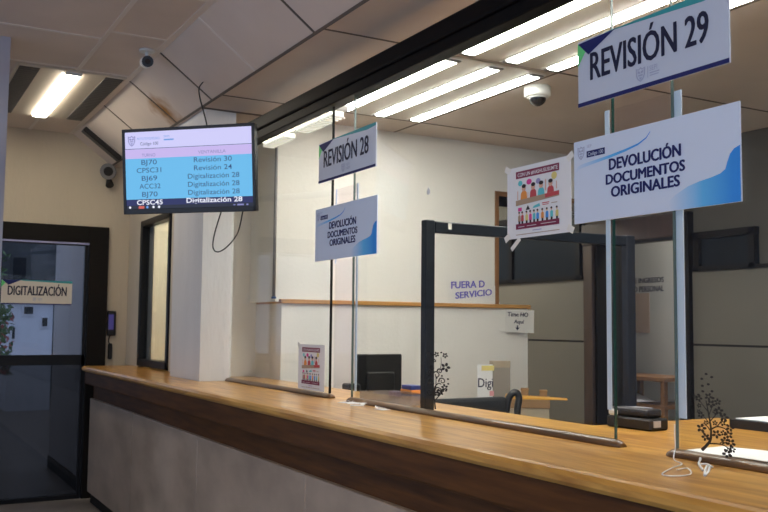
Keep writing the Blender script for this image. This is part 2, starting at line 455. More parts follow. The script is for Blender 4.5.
MB().box(1.955, y0 + .05, z0 + .05, 1.962, y1 - .17, z1 - .05).build('blind', CURT, win)
MB().box(1.947, y1 - .17, z0 + .05, 1.965, y1 - .06, z1 - .05).build('mullion', GREYP, win)

# ------------------------------------------------------------------ the world beyond the door
wall_box('wall_corridor', CORR, 1.60, 8.06, 0, 1.74, 9.7, 2.9)
wall_box('baseboard_corridor', DARKTRIM, 1.588, 8.06, 0, 1.60, 9.7, .12)
def house(name, label, x0, x1, y, z0, z1, m, wins):
    t = thing(name, label, 'building', ((x0 + x1) / 2, y, 0))
    cx = (x0 + x1) / 2
    MB().box(x0 - cx, 0, z0, x1 - cx, 2.5, z1).build('wall', m, t)
    MB().box(x0 - cx - .1, -.1, z1, x1 - cx + .1, 2.6, z1 + .1).build('roof', BLDGD, t)
    for a, b0, c, d0 in wins:
        f = MB().box(a - cx, -.03, b0, c - cx, 0, d0).build('window', m, t)
        MB().box(a - cx + .03, -.04, b0 + .03, c - cx - .03, -.028, d0 - .03).build('pane', WINGL, f)
    return t
house('building', 'pale blue white house with small windows seen through the glass door', 1.93, 2.62, 16, 0, 1.80, BLDG,
      [(2.13, 1.56, 2.33, 1.74), (2.42, 1.36, 2.56, 1.56), (1.96, 1.15, 2.06, 1.4)])
house('building', 'tall dark block behind the pale house, seen through the top of the door', -.5, 4.6, 19.0, 0, 3.3, BLDGD,
      [(1.5, 2.3, 1.9, 2.9), (2.3, 2.2, 2.6, 2.75)])
def shrub(label, x, y, z, r, n, red=0):
    t = thing('shrub', label, 'shrub', (x, y, 0))
    MB().tube([(0, 0, 0), (.02, .02, z * .5), (-.02, 0, z)], [.03, .025, .015]).build('stem', CARD, t)
    fb = MB()
    for i in range(n):
        a = random.uniform(0, 6.28); u = random.uniform(-1, 1); q = random.uniform(.4, 1) * r
        c = Vector((math.cos(a) * q * .8, math.sin(a) * q * .8, z + u * r * 1.3))
        e = Euler((random.uniform(0, 6), random.uniform(0, 6), 0)).to_matrix()
        w_ = random.uniform(.02, .04) * 1.4
        pts = [c + e @ Vector(v) * w_ for v in ((-1, 0, 0), (-.3, .5, .1), (1, 0, 0), (-.3, -.5, .1))]
        fb.poly(pts, mi=1 if random.random() < red else 0)
    fb.build('foliage', [LEAF, LEAFR], t)
shrub('leafy shrub with reddish flowers at the left edge of the door glass', 1.22, 11.6, 1.25, .32, 420, .25)
shrub('taller green shrub behind the red flowering one, beyond the door', 1.18, 12.6, 1.8, .42, 380, 0)

# ------------------------------------------------------------------ service counter
cnt = thing('service_counter', 'long varnished wooden service counter with grey marble front running under the glass screens', 'counter', (1.9, 3, 0))
CX, CY = -1.9, -3
def cpart(name, m, fn):
    o_ = MB(); fn(o_); o = o_.build(name, m, cnt); o.data.transform(Matrix.Translation((CX, CY, 0))); return o
YA, YE = -.9, 7.70
def top(b_):
    prof = [(1.545, 1.055), (1.512, 1.06), (1.502, 1.072), (1.502, 1.086), (1.512, 1.097), (1.53, 1.10), (2.275, 1.10), (2.275, 1.055)]
    b_.prism([(x, YA, z) for x, z in prof], (0, YE - YA, 0))
    b_.box(2.2755, -.9, 1.055, 2.93, 2.50, 1.10)
cpart('countertop', WOOD, top)
def fas(b_):
    prof = [(1.527, 1.055), (1.527, .965), (1.533, .955), (1.572, .952), (1.597, .945), (1.597, .838), (1.63, .838), (1.63, 1.055)]
    b_.prism([(x, YA, z) for x, z in prof], (0, YE - .02 - YA, 0))
cpart('fascia', FASCIA, fas)
def marb(b_):
    ys = [YA, .6, 2.02, 3.44, 4.86, 6.28, YE - .02]
    for i in range(len(ys) - 1): b_.box(1.572, ys[i] + .0015, .09, 1.62, ys[i + 1] - .0015, .838, bev=.003)
    b_.box(1.585, YA, .09, 1.63, YE - .03, .832)
cpart('marble_front', MARBLE, marb)
cpart('plinth', DARKTRIM, lambda b_: b_.box(1.60, YA, 0, 1.66, YE - .02, .09))
cpart('inner_panel', FASCIA, lambda b_: (b_.box(2.20, YA, 0, 2.24, 5.35, 1.055), b_.box(1.62, YE - .06, 0, 1.88, YE - .02, 1.055)))

# ------------------------------------------------------------------ black header beam
bm_ = thing('header_beam', 'black metal header beam running above the glass screens', 'beam', (1.95, 2.3, 2.53))
b = MB(); b.box(-.055, -3.2, .052, .05, 3.12, .128, bev=.010, seg=3); b.build('channel', BEAMM, bm_)
b = MB(); b.box(-.045, -3.2, 0, .03, 3.12, .052, bev=.006, seg=2); b.build('glazing_rail', BEAMM, bm_)

# ------------------------------------------------------------------ glass screens
EDK = DARKTRIM
def screen(label, y0, y1, zb, edge_lo, edge_hi):
    t = thing('glass_screen', label, 'glass screen', (G, (y0 + y1) / 2, ZC), group='glass screens on the counter')
    h = (y1 - y0) / 2
    b = MB(); b.box(-.004, -h, zb, .004, h, 2.5305 - ZC)
    o = b.build('pane', [GLASS], t)
    for yy, m, w_ in ((-h, edge_lo, .004 if edge_lo is EDK else .0012), (h, edge_hi, .0012)):
        if m: MB().box(-.005, yy - w_, zb, .005, yy + w_, 2.5305 - ZC).build('edge', m, t)
    # half-round wooden bottom rail with rounded ends
    b = MB(); n = 9
    prof = [(.026 * math.cos(math.pi * k / n), .021 * math.sin(math.pi * k / n)) for k in range(n + 1)]
    ends = [(-h - .03, .55), (-h - .012, .92), (-h, 1), (h, 1), (h + .012, .92), (h + .03, .55)]
    rings = [[b.bm.verts.new((x * s_, yy, z * s_)) for x, z in prof] for yy, s_ in ends]
    for i in range(len(rings) - 1):
        for k in range(n):
            f = b.bm.faces.new((rings[i][k], rings[i][k + 1], rings[i + 1][k + 1], rings[i + 1][k])); f.smooth = 0 < k < n
        b.bm.faces.new((rings[i][n], rings[i][0], rings[i + 1][0], rings[i + 1][n]))
    b.bm.faces.new(rings[0]); b.bm.faces.new(rings[-1][::-1])
    b.build('bottom_rail', RAILW, t)
    return t
ELT = mat('glass_edge_light', (.12, .17, .15), .25)
screen('glass screen beside the white pillar, with a small poster in its lower corner', 3.975, 5.40, .022, EDK, None)
screen('wide middle glass screen with the curly flower decal near its foot', 2.034, 3.742, .022, GEDGE, ELT)
screen('nearest glass screen at the right edge, with the leafy tree decal', -.6, 1.797, .022, None, ELT)

def sheet(label, y0, y1, z0, z1, strips):
    t = thing('acrylic_sheet', label, 'acrylic sheet', (1.9465, (y0 + y1) / 2, z0), group='acrylic sheets over the gaps')
    h = (y1 - y0) / 2
    MB().box(.003, -h, 0, .006, h, z1 - z0).build('pane', GLASSA, t)
    for y, w_, za in strips:
        MB().box(-.001, y - h - y0 - w_ / 2 + 0, za - z0, .003, y - h - y0 + w_ / 2, z1 - z0).build('strip', SIGNWSKY, t)
    return t
sheet('narrow acrylic sheet with a white strip bridging the left gap between screens', 3.715, 3.955, 1.150, 2.115, [(3.722, .014, 1.150), (3.948, .008, 1.75)])
sheet('acrylic sheet with two long white strips bridging the gap at the right', 1.770, 2.075, 1.205, 2.12, [(1.784, .027, 1.205), (2.066, .017, 1.205)])

# ------------------------------------------------------------------ hanging signs
XS = 1.928
UL, VD, NL = (0, -1, 0), (0, 0, -1), (-1, 0, 0)
def rev_sign(label, y1, y0, z0, z1, txt, face, dark):
    y1, y0, z0, z1 = y1 * .9926, y0 * .9926, 1.45 + (z0 - 1.45) * .9926, 1.45 + (z1 - 1.45) * .9926
    W, H = y1 - y0, z1 - z0
    t = thing('window_sign', label, 'sign', (XS, (y0 + y1) / 2, z0), group='window number signs')
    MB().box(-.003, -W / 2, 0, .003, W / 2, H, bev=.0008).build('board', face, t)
    pl = Plane((-.0031, W / 2, H), UL, VD, NL, W, H, t)
    pl.polys('top_stripe', [[(.20, 0), (1, 0), (1, .07), (.86, .10), (.30, .015)]], TEAL)
    pl.polys('navy_corner', [[(.004, .03), (.285, .005), (.085, .24)]], NAVY, 2)
    pl.polys('green_corner', [[(0, .02), (.06, .18), (0, .38)]], GREEN, 1)
    pl.rects('bottom_stripe', [(0, .94, 1, 1)], NAVY)
    pl.text('lettering', txt, dark, .100, .235, .885, .635, fat=.0024)
    crest(pl, .43, .69, .493, .90, PALEI)
    pl.rects('crest_bar', [(.508, .71, .512, .87)], PALEI)
    pl.text('small_lettering', 'SEPI', PALEI, .522, .715, .572, .785)
    pl.rects('small_line', [(.522, .805, .585, .822), (.522, .84, .58, .855)], PALEI)
    return t
rev_sign('white sign reading REVISIÓN 29 on the glass at the upper right', 2.188, 1.598, 2.153, 2.366, 'REVISIÓN 29', SIGNGSKY, INK)
rev_sign('greyish sign reading REVISIÓN 28 on the glass near the centre', 4.138, 3.537, 2.167, 2.370, 'REVISIÓN 28', SIGNGSKY, INK)

WAVE = bpy.data.materials.new('wave_print'); WAVE.use_nodes = True
nt = WAVE.node_tree; bs = nt.nodes['Principled BSDF']; bs.inputs['Roughness'].default_value = .9
tc = nt.nodes.new('ShaderNodeTexCoord'); sx = nt.nodes.new('ShaderNodeSeparateXYZ'); rp = nt.nodes.new('ShaderNodeValToRGB')
nt.links.new(tc.outputs['Generated'], sx.inputs[0]); nt.links.new(sx.outputs['Y'], rp.inputs['Fac'])
rp.color_ramp.elements[0].position = .10; rp.color_ramp.elements[0].color = (.04, .29, .80, 1)
rp.color_ramp.elements[1].position = .98; rp.color_ramp.elements[1].color = (.66, .75, .90, 1)
e = rp.color_ramp.elements.new(.5); e.color = (.13, .50, .88, 1)
nt.links.new(rp.outputs['Color'], bs.inputs['Base Color'])

def dev_sign(label, y1, y0, z0, z1):
    y1, y0, z0, z1 = y1 * .9926, y0 * .9926, 1.45 + (z0 - 1.45) * .9926, 1.45 + (z1 - 1.45) * .9926
    W, H = y1 - y0, z1 - z0
    t = thing('document_sign', label, 'sign', (XS, (y0 + y1) / 2, z0), group='document return signs')
    MB().box(-.003, -W / 2, 0, .003, W / 2, H, bev=.0008).build('board', SIGNWSKY, t)
    pl = Plane((-.0031, W / 2, H), UL, VD, NL, W, H, t)
    wav = [(.63, 1), (.615, .90), (.655, .84), (.73, .765), (.79, .735), (.85, .715), (.90, .69), (.925, .655), (.937, .58), (.95, .51), (.97, .465), (1, .44), (1, 1)]
    pl.polys('blue_wave', [wav], WAVE)
    sw = [(0, .46), (.012, .37), (.035, .325), (.065, .31), (.14, .292), (.25, .268), (.36, .235), (.44, .20), (.49, .15), (.515, .09)]
    th = [.014, .018, .022, .022, .020, .017, .014, .010, .007, .004]
    pl.polys('swoosh', [[(sw[i][0], sw[i][1] - th[i]), (sw[i + 1][0], sw[i + 1][1] - th[i + 1]), (sw[i + 1][0], sw[i + 1][1] + th[i + 1]), (sw[i][0], sw[i][1] + th[i])]
                        for i in range(len(sw) - 1)], WAVE)
    crest(pl, .03, .07, .08, .235, PALEI)
    pl.rects('label_box', [(.095, .145, .222, .222)], NAVY)
    pl.text('small_lettering', 'Código 100', SIGNWSKY, .105, .162, .212, .205, k=3)
    pl.text('tiny_lettering', 'SEP', PALEI, .097, .07, .13, .105)
    pl.text('lettering', 'DEVOLUCIÓN', NAVY, .252, .300, .690, .425, fat=.0021)
    pl.text('lettering', 'DOCUMENTOS', NAVY, .230, .478, .712, .590, fat=.0021)
    pl.text('lettering', 'ORIGINALES', NAVY, .264, .628, .682, .745, fat=.0021)
    return t
dev_sign('large white DEVOLUCIÓN DOCUMENTOS ORIGINALES sign on the glass under REVISIÓN 29', 2.211, 1.570, 1.780, 2.044)
dev_sign('DEVOLUCIÓN DOCUMENTOS ORIGINALES sign on the glass under the REVISIÓN 28 sign', 4.168, 3.520, 1.772, 2.036)

# sign on the door glass
t = thing('door_sign', 'white sign reading DIGITALIZACIÓN stuck on the glass door', 'sign', (1.16, YD - .026, 1.597))
W, H = .548, .198
MB().box(-W / 2, -.003, 0, W / 2, .003, H, bev=.0008).build('board', mat('door_sign_white', (.70, .66, .60), .5), t)
pl = Plane((-W / 2, -.0031, H), (1, 0, 0), (0, 0, -1), (0, -1, 0), W, H, t)
pl.polys('top_stripe', [[(.22, 0), (1, 0), (1, .10), (.30, .03)]], TEAL)
pl.polys('navy_corner', [[(.004, 0), (.27, 0), (.095, .22)]], NAVY, 2)
pl.polys('green_corner', [[(0, .0), (.055, .13), (0, .30)]], GREEN, 1)
pl.rects('bottom_stripe', [(0, .955, 1, 1)], NAVY)
pl.text('lettering', 'DIGITALIZACIÓN', INK, .09, .25, .92, .62, fat=.0022)
crest(pl, .44, .70, .49, .87, PALEI)
pl.text('small_lettering', 'SEPI', PALEI, .51, .73, .57, .83, bold=.01)

# ------------------------------------------------------------------ posters
def poster(label, y1, y0, z0, z1, x, tape):
    W, H = y1 - y0, z1 - z0
    t = thing('poster', label, 'poster', (x, (y0 + y1) / 2, z0), group='pictorial posters on the glass')
    MB().box(-.0006, -W / 2, 0, .0006, W / 2, H).build('sheet', PAPER, t)
    pl = Plane((-.0007, W / 2, H), UL, VD, NL, W, H, t)
    pl.rects('title_band', [(.15, .065, .83, .165)], MAROON)
    pl.text('title_lettering', 'CON UN #HASHUSUSUMTE', PAPER, .18, .09, .81, .142, k=2, bold=.015)
    pl.discs('speech_bubble', [(.22, .235, .036, .8)], CYANI); pl.discs('speech_bubble', [(.365, .235, .042, .7)], MAGI)
    pl.discs('speech_bubble', [(.51, .25, .036, .8)], LAV); pl.discs('speech_bubble', [(.755, .22, .042, .9)], YELL)
    top_row = [(.28, ORANGE), (.43, REDI), (.555, CYANI), (.70, REDI)]
    for u, c in top_row:
        pl.polys('printed_torso', [[(u - .055, .47), (u - .045, .375), (u - .02, .345), (u + .02, .345), (u + .045, .375), (u + .055, .47)]], c, 1)
    pl.discs('printed_head', [(u, .315, .032, .95) for u, c in top_row], SKIN, 2)
    pl.discs('printed_hair', [(u + .004, .283, .034, .6) for u, c in top_row], HAIR, 3)
    pl.rects('raised_hand', [(.175, .34, .187, .46), (.62, .25, .635, .40), (.785, .30, .797, .40), (.345, .38, .353, .46)], SKIN, 2)
    pl.polys('ribbon', [[(.15, .47), (.83, .43), (.83, .50), (.15, .545)]], TAN, 2)
    pl.polys('ribbon_end', [[(.62, .445), (.83, .432), (.83, .485), (.62, .498)]], REDI, 3)
    pl.rects('small_icon', [(.185, .575, .245, .625)], MAGI); pl.polys('small_icon', [[(.31, .62), (.345, .555), (.38, .62)]], HAIR)
    pl.polys('small_icon', [[(.42, .61), (.44, .58), (.53, .555), (.54, .60)]], CYANI)
    pl.rects('small_icon', [(.57, .555, .68, .568), (.575, .58, .67, .59)], REDI); pl.rects('small_icon', [(.71, .575, .80, .585)], TAN)
    cols = [PAPER, REDI, YELL, MAGI, CYANI, BLUEI, ORANGE, BLUEI, CYANI, YELL]
    us = [.205, .255, .325, .385, .445, .50, .575, .645, .715, .795]
    for u, c in zip(us, cols):
        pl.polys('printed_torso', [[(u - .022, .765), (u - .02, .69), (u, .675), (u + .02, .69), (u + .022, .765)]], c if c != PAPER else TAN, 1)
    pl.rects('printed_legs', [(u - .014, .765, u + .014, .83) for u in us], HAIR, 1)
    pl.discs('printed_head', [(u, .655, .013, 1.1) for u in us], SKIN, 2)
    pl.discs('printed_hair', [(u, .643, .014, .7) for u in us], HAIR, 3)
    pl.rects('footer_band', [(.15, .80, .83, .875)], MAROON, 2)
    pl.rects('footer_line', [(.19, .84, .29, .848), (.33, .838, .48, .845), (.55, .835, .78, .842)], PAPER, 3)
    pl.rects('caption', [(.42, .905, .56, .915)], LAV); pl.rects('rule', [(.15, .945, .83, .955)], TAN)
    for (y, z, r_) in tape:
        MB().box(-.0014, -.016, -.011, -.0008, .016, .011).build('tape', TAPE, t, (0, y, z), (r_, 0, 0))
    return t
poster('poster with rows of cartoon people taped to the glass beside the large sign', 2.552, 2.216, 1.756, 2.005, 1.932,
       [(.165, .245, .5), (-.165, .245, -.5), (.167, .006, -.5), (-.165, .01, .5)])
poster('small pictorial poster taped low on the glass screen by the pillar', 4.335, 4.02, 1.125, 1.352, 1.932, [(.15, .222, .5)])
b = MB(); b.box(-.0006, -.03, -.008, .0006, .03, .008)
tag(b.build('tape_strip', TAPE, None, (1.934, 2.508, 1.738), (-.65, 0, 0)), 'loose strip of pale tape on the glass just below the large poster', 'tape')
b = MB(); b.prism([(0, 0, .018), (0, -.014, -.002), (0, -.008, -.014), (0, .008, -.014), (0, .014, -.002)], (.0012, 0, 0))
tag(b.build('paper_scrap', PAPER, None, (1.9335, 3.08, 1.996)), 'small drop-shaped white scrap on the middle glass screen', 'scrap')

# ------------------------------------------------------------------ black vinyl tree decals
def stroke(b, P, w0, w1, mp):
    P = [Vector((x, y, 0)) for x, y in P]
    P = smooth_path(P, 5); n = len(P)
    prev = None
    for i in range(n):
        tt = (P[min(i + 1, n - 1)] - P[max(i - 1, 0)]).normalized(); nn_ = Vector((-tt.y, tt.x, 0))
        w_ = w0 + (w1 - w0) * i / (n - 1)
        a, c = P[i] + nn_ * w_, P[i] - nn_ * w_
        if prev: b.prism([mp(prev[0]), mp(a), mp(c), mp(prev[1])], (-.0004, 0, 0))
        prev = (a, c)
def blob(b, x, y, r, mp, n=5, petal=True, rot=0):
    if petal:
        for k in range(n):
            a = rot + 2 * math.pi * k / n; cx, cy = x + math.cos(a) * r * .62, y + math.sin(a) * r * .62
            pts = [Vector((cx + math.cos(a) * r * .42 * math.cos(q) - math.sin(a) * r * .30 * math.sin(q),
                           cy + math.sin(a) * r * .42 * math.cos(q) + math.cos(a) * r * .30 * math.sin(q), 0)) for q in [2 * math.pi * j / 7 for j in range(7)]]
            b.prism([mp(p) for p in pts], (-.0004, 0, 0))
    else:
        pts = [Vector((x + r * math.cos(2 * math.pi * j / 7), y + .8 * r * math.sin(2 * math.pi * j / 7), 0)) for j in range(7)]
        b.prism([mp(p) for p in pts], (-.0004, 0, 0))
t = thing('tree_decal', 'black leafy tree decal at the foot of the nearest glass screen', 'decal', (1.9345, 1.706, 1.13))
mpA = lambda p: (0, (75 - p.x) * .00066, (440 - p.y) * .000515)
b = MB()
for P, a, c in (([(72, 442), (98, 412), (116, 382), (120, 335), (114, 285), (106, 235), (97, 185)], 8, 2.0),
                ([(112, 402), (150, 398), (185, 402), (215, 425)], 4, 1.5), ([(120, 330), (150, 312), (188, 318), (212, 340)], 4, 1.5),
                ([(115, 290), (138, 262), (158, 236)], 3, 1.2), ([(118, 338), (95, 312), (72, 318)], 3, 1.2), ([(117, 376), (92, 368), (68, 338)], 3, 1.2),
                ([(106, 240), (84, 215), (60, 180)], 2.5, 1), ([(150, 312), (172, 280), (186, 262)], 2.5, 1), ([(160, 398), (180, 378), (205, 375)], 2.5, 1),
                ([(110, 262), (128, 215), (152, 190)], 2, 1), ([(112, 300), (90, 275), (72, 262)], 2.4, 1)): stroke(b, P, a, c, mpA)
b.build('branches', DECAL, t)
b = MB()
lv = [(60, 178, 15), (40, 172, 10), (110, 165, 16), (155, 187, 14), (122, 200, 17), (160, 232, 18), (142, 240, 11), (185, 262, 18), (178, 290, 13),
      (212, 308, 17), (205, 345, 17), (146, 350, 18), (186, 378, 17), (215, 385, 18), (222, 415, 13), (196, 440, 20), (72, 330, 20), (92, 372, 17), (70, 262, 14), (62, 215, 10),
      (60, 245, 9), (180, 340, 12), (95, 300, 11), (140, 295, 11), (205, 422, 13)]
for i, (x, y, r) in enumerate(lv): blob(b, x, y, r * 1.25, mpA, rot=i * .7)
for x, y in ((100, 50), (128, 64), (78, 76), (110, 102), (80, 112), (128, 136), (82, 140), (60, 160), (132, 170)): blob(b, x, y, 8, mpA, petal=False)
b.build('leaves', DECAL, t)
t = thing('tree_decal', 'curly black flower decal on the middle glass screen by the dark frame post', 'decal', (1.9345, 3.02, 1.128))
mpB = lambda p: (0, (118 - p.x) * .00096, (490 - p.y) * .000528)
def curl(cx, cy, r, a0, turns, n=14):
    return [(cx + r * (1 - .75 * i / n) * math.cos(a0 + turns * 6.283 * i / n), cy + r * (1 - .75 * i / n) * math.sin(a0 + turns * 6.283 * i / n)) for i in range(n + 1)]
b = MB()
stroke(b, [(118, 492), (112, 440), (106, 385), (114, 330), (140, 300), (160, 305)], 5.5, 3, mpB)
for c in ((125, 240, 30, 2.5, 1.2), (168, 280, 26, 2.8, 1.2), (85, 290, 24, .5, 1.2), (150, 210, 20, 3, 1.1), (88, 185, 17, .3, 1.1), (140, 355, 28, 3.1, 1.3), (72, 375, 22, 0, 1.2), (75, 222, 16, 1, 1.1)):
    stroke(b, curl(*c), 4.4, 2.0, mpB)
stroke(b, [(108, 400), (120, 330), (122, 270)], 4, 2, mpB); stroke(b, [(108, 410), (90, 350), (85, 300)], 3, 1.5, mpB)
stroke(b, [(112, 430), (150, 385), (175, 350)], 3.5, 2, mpB); stroke(b, [(150, 205), (160, 150), (158, 105)], 1.6, 1, mpB)
b.build('stems', DECAL, t)
for i, (x, y, r) in enumerate(((192, 178, 30), (124, 88, 18), (64, 86, 18), (188, 92, 18), (186, 325, 22), (60, 238, 14), (150, 365, 24), (130, 375, 20), (165, 350, 16), (110, 135, 12))):
    f_ = MB(); blob(f_, x, y, r * 1.15, mpB, rot=i * .5); f_.build('flower', DECAL, t)
for x, y in ((100, 95), (160, 72), (210, 262), (212, 296), (165, 243), (196, 348), (125, 262), (60, 310)): f_ = MB(); blob(f_, x, y, 8, mpB, petal=False); f_.build('bud', DECAL, t)

# ------------------------------------------------------------------ television
tv = thing('television', 'wall-hung television showing the blue turn list, angled out from the pillar', 'television', (1.344, 4.417, 2.225))
az, tilt = math.radians(134.88), .106
dX = Vector((math.sin(az), math.cos(az), 0)); nF = dX.cross(Vector((0, 0, 1))); up = Vector((0, 0, 1)) * math.cos(tilt) + nF * math.sin(tilt)
nrm = dX.cross(up)
RM = Matrix((dX, -nrm, up)).transposed().to_4x4()       # local x right, -y towards the viewer, z up
tv.matrix_world = Matrix.Translation((1.344, 4.417, 2.225)) @ RM
W, H = .735, .435
b = MB(); b.box(-W / 2, 0, -H / 2, W / 2, .035, H / 2, bev=.006, seg=2); b.box(-W / 2 + .1, .035, -H / 2 + .06, W / 2 - .1, .06, H / 2 - .08, bev=.01)
b.build('casing', BLACKP, tv)
b = MB(); bz = .016
for a in ((-W / 2, -H / 2, W / 2, -H / 2 + .026), (-W / 2, H / 2 - bz, W / 2, H / 2), (-W / 2, -H / 2, -W / 2 + bz, H / 2), (W / 2 - bz, -H / 2, W / 2, H / 2)):
    b.box(a[0], -.006, a[1], a[2], .004, a[3], bev=.002)
b.build('bezel', BLACKP, tv)
sw_, sh_ = W - 2 * bz, H - bz - .026
pl = Plane((-sw_ / 2, -.001, H / 2 - bz), (1, 0, 0), (0, 0, -1), (0, -1, 0), sw_, sh_, tv)
scr = pl.rects('screen', [(0, 0, 1, 1)], SC_LAV, 0)
pl.rects('screen_rule', [(0, .215, 1, .222)], SC_TXT, 2)
pl.rects('column_header', [(0, .225, 1, .345)], SC_LAV2, 1)
pl.rects('turn_list', [(0, .345, 1, .875)], SC_CYAN, 1)
pl.rects('current_turn_row', [(0, .875, 1, 1)], SC_NAVY, 1)
pl.rects('task_bar', [(0, .955, 1, 1)], SC_BAR, 2)
crest(pl, .025, .045, .085, .185, SC_GREY, 2)
pl.text('screen_lettering', 'INSTITUTO POLITECNICO', SC_BLU, .10, .075, .285, .105, bold=0)
pl.text('screen_lettering', 'SEPI', SC_BLU, .315, .06, .36, .085, bold=0); pl.rects('screen_mark', [(.315, .105, .395, .125)], SC_BLU, 2)
pl.text('screen_lettering', 'Código 100', SC_TXT, .125, .135, .27, .175, bold=0)
pl.text('screen_lettering', 'TURNO', SC_GREY, .135, .285, .245, .325, bold=.005)
pl.text('screen_lettering', 'VENTANILLA', SC_GREY, .585, .275, .80, .315, bold=.005)
rows = [('BJ70', 'Revisión 30', .13, .255, .55, .845), ('CPSC31', 'Revisión 24', .09, .29, .55, .845), ('BJ69', 'Digitalización 28', .13, .255, .50, .90),
        ('ACC32', 'Digitalización 28', .11, .28, .50, .90), ('BJ70', 'Digitalización 28', .13, .255, .50, .90)]
for i, (a, c, u0, u1, u2, u3) in enumerate(rows):
    v = .365 + i * .1035
    pl.text('screen_lettering', a, SC_TXT, u0, v, u1, v + .062, bold=.002); pl.text('screen_lettering', c, SC_TXT, u2, v - .005, u3, v + .057, bold=.002)
pl.text('screen_lettering', 'CPSC45', SC_WHT, .085, .885, .295, .947, bold=.02); pl.text('screen_lettering', 'Digitalización 28', SC_WHT, .485, .875, .92, .938, k=3, bold=.02)
pl.discs('task_icon', [(.03, .978, .009, 1)], SC_WHT, 3, 8); pl.rects('task_icon', [(.10, .962, .145, .996)], SC_RED, 3)
pl.discs('task_icon', [(.17, .978, .010, 1)], SC_BLU, 3, 8); pl.discs('task_icon', [(.22, .978, .010, 1), (.265, .978, .010, 1)], SC_WHT, 3, 8)
pl.rects('task_icon', [(.85, .972, .865, .985), (.88, .968, .93, .988), (.95, .97, .965, .988)], SC_GREY, 3)
# bracket to the pillar
inv = tv.matrix_world.inverted()
b = MB(); b.tube([inv @ Vector(p) for p in ((1.39, 4.47, 2.24), (1.60, 5.0, 2.24), (1.85, 5.40, 2.24))], .02)
b.box(-.12, .058, -.1, .12, .07, .1)
b.build('bracket', BLACKM, tv)

def cable(name, label, cat, pts, r=.004, m=CABLE):
    P = [Vector(p) for p in pts]; o = P[0].copy()
    b = MB(); b.tube(smooth_path([p - o for p in P]), r, n=6)
    return tag(b.build(name, m, None, o), label, cat)
cable('power_cable', 'thin black cable rising from the television to the sloped ceiling', 'cable', [(1.481, 4.551, 2.484), (1.491, 4.597, 2.521), (1.495, 4.666, 2.6), (1.505, 4.759, 2.688), (1.542, 4.897, 2.78), (1.631, 5.105, 2.875)], .004)
cable('signal_cable', 'thin black cable hanging in a loop below the television', 'cable', [(1.526, 4.412, 2.035), (1.492, 4.412, 1.918), (1.483, 4.412, 1.841), (1.51, 4.412, 1.817), (1.562, 4.412, 1.85), (1.615, 4.412, 1.925), (1.64, 4.412, 2.044)], .0035)

# ------------------------------------------------------------------ ceiling things
def office_light(label, y0, y1, grp='three-tube ceiling lights over the office'):
    t = thing('ceiling_light', label, 'ceiling light', (2.75, (y0 + y1) / 2, ZI), group=grp)
    h = (y1 - y0) / 2
    b = MB(); b.box(-.325, -h, -.008, .325, h, 0, bev=.002); b.build('housing', HOUSING, t)
    for x in (-.265, 0, .265):
        r_ = MB()
        r_.box(x - .048, -h + .015, -.011, x + .048, h - .015, -.008); r_.build('reflector', REFLECT, t)
        l = MB(); l.box(x - .034, -h + .055, -.019, x + .034, h - .055, -.011, bev=.004); l.build('lamp', LAMP, t)
        e_ = MB()
        for yy in (-h + .028, h - .055): e_.box(x - .04, yy, -.018, x + .04, yy + .024, -.011)
        e_.build('lamp_holder', GREYP, t)
    return t
office_light('three-tube ceiling light farthest from the viewer, nearest the office wall', 3.69, 5.02)
office_light('three-tube ceiling light behind the REVISIÓN 29 sign', 2.33, 3.65)
for lab, y0, y1 in (('short louvred light under the beam, nearer the REVISIÓN 28 sign', 4.17, 4.63), ('short louvred light under the beam, nearer the pillar', 4.80, 5.13)):
    t = thing('strip_light', lab, 'strip light', (2.06, (y0 + y1) / 2, 2.535), group='short lights under the beam')
    h = (y1 - y0) / 2
    b = MB(); b.box(-.055, -h - .02, .03, .05, h + .02, .06, bev=.003); b.build('housing', WHITEP, t)
    b = MB(); b.box(-.0615, -.02, .035, -.055, .02, .055); b.build('bracket', GREYP, t)
    b = MB(); b.box(-.035, -h, -.002, .035, h, .03, bev=.004); b.build('lamp', LAMPS, t)
    b = MB()
    n = int(h * 2 / .04)
    for i in range(n + 1): b.box(-.04, -h + i * .04 - .002, -.006, .04, -h + i * .04 + .002, .004)
    b.build('louvre', WHITEP, t)
office_light('unseen three-tube ceiling light above the right edge, added to brighten the counter', .95, 2.28)  # unseen extra fixture, put in to light the papers and counter at the right
# hall light
def hall_light(label, x, y0, y1):
    t = thing('ceiling_light', label, 'ceiling light', (x, (y0 + y1) / 2, ZH))
    h = (y1 - y0) / 2
    b = MB(); b.box(-.34, -h, -.014, .33, h, 0, bev=.003); b.build('housing', HOUSING, t)
    for a, c in ((-.32, -.20), (.20, .315)):
        b = MB()
        b.box(a, -h + .03, -.018, c, h - .03, -.014, mi=0)
        for i in range(int((2 * h - .06) / .05)): b.box(a, -h + .03 + i * .05, -.021, c, -h + .034 + i * .05, -.018)
        b.build('vent', LOUVRE, t)
    b = MB(); b.box(-.05, -h + .05, -.03, .05, h - .05, -.014, bev=.006); b.build('lamp', LAMPH, t)
    b = MB(); b.box(-.05, -h + .02, -.028, .05, -h + .05, -.014); b.box(-.05, h - .05, -.028, .05, h - .02, -.014); b.build('lamp_holder', REFLECT, t)
    return t
hall_light('single bright ceiling light with grey vents over the glass door', 1.035, 5.87, 7.31)
hall_light('hall ceiling light just outside the picture, above and left of the viewer', -.45, 1.3, 2.74)
hall_light('hall ceiling light overhead, behind the viewer', -.45, -1.2, .24)
hall_light('hall ceiling light far left by the pier', -2.4, 2.4, 3.84)
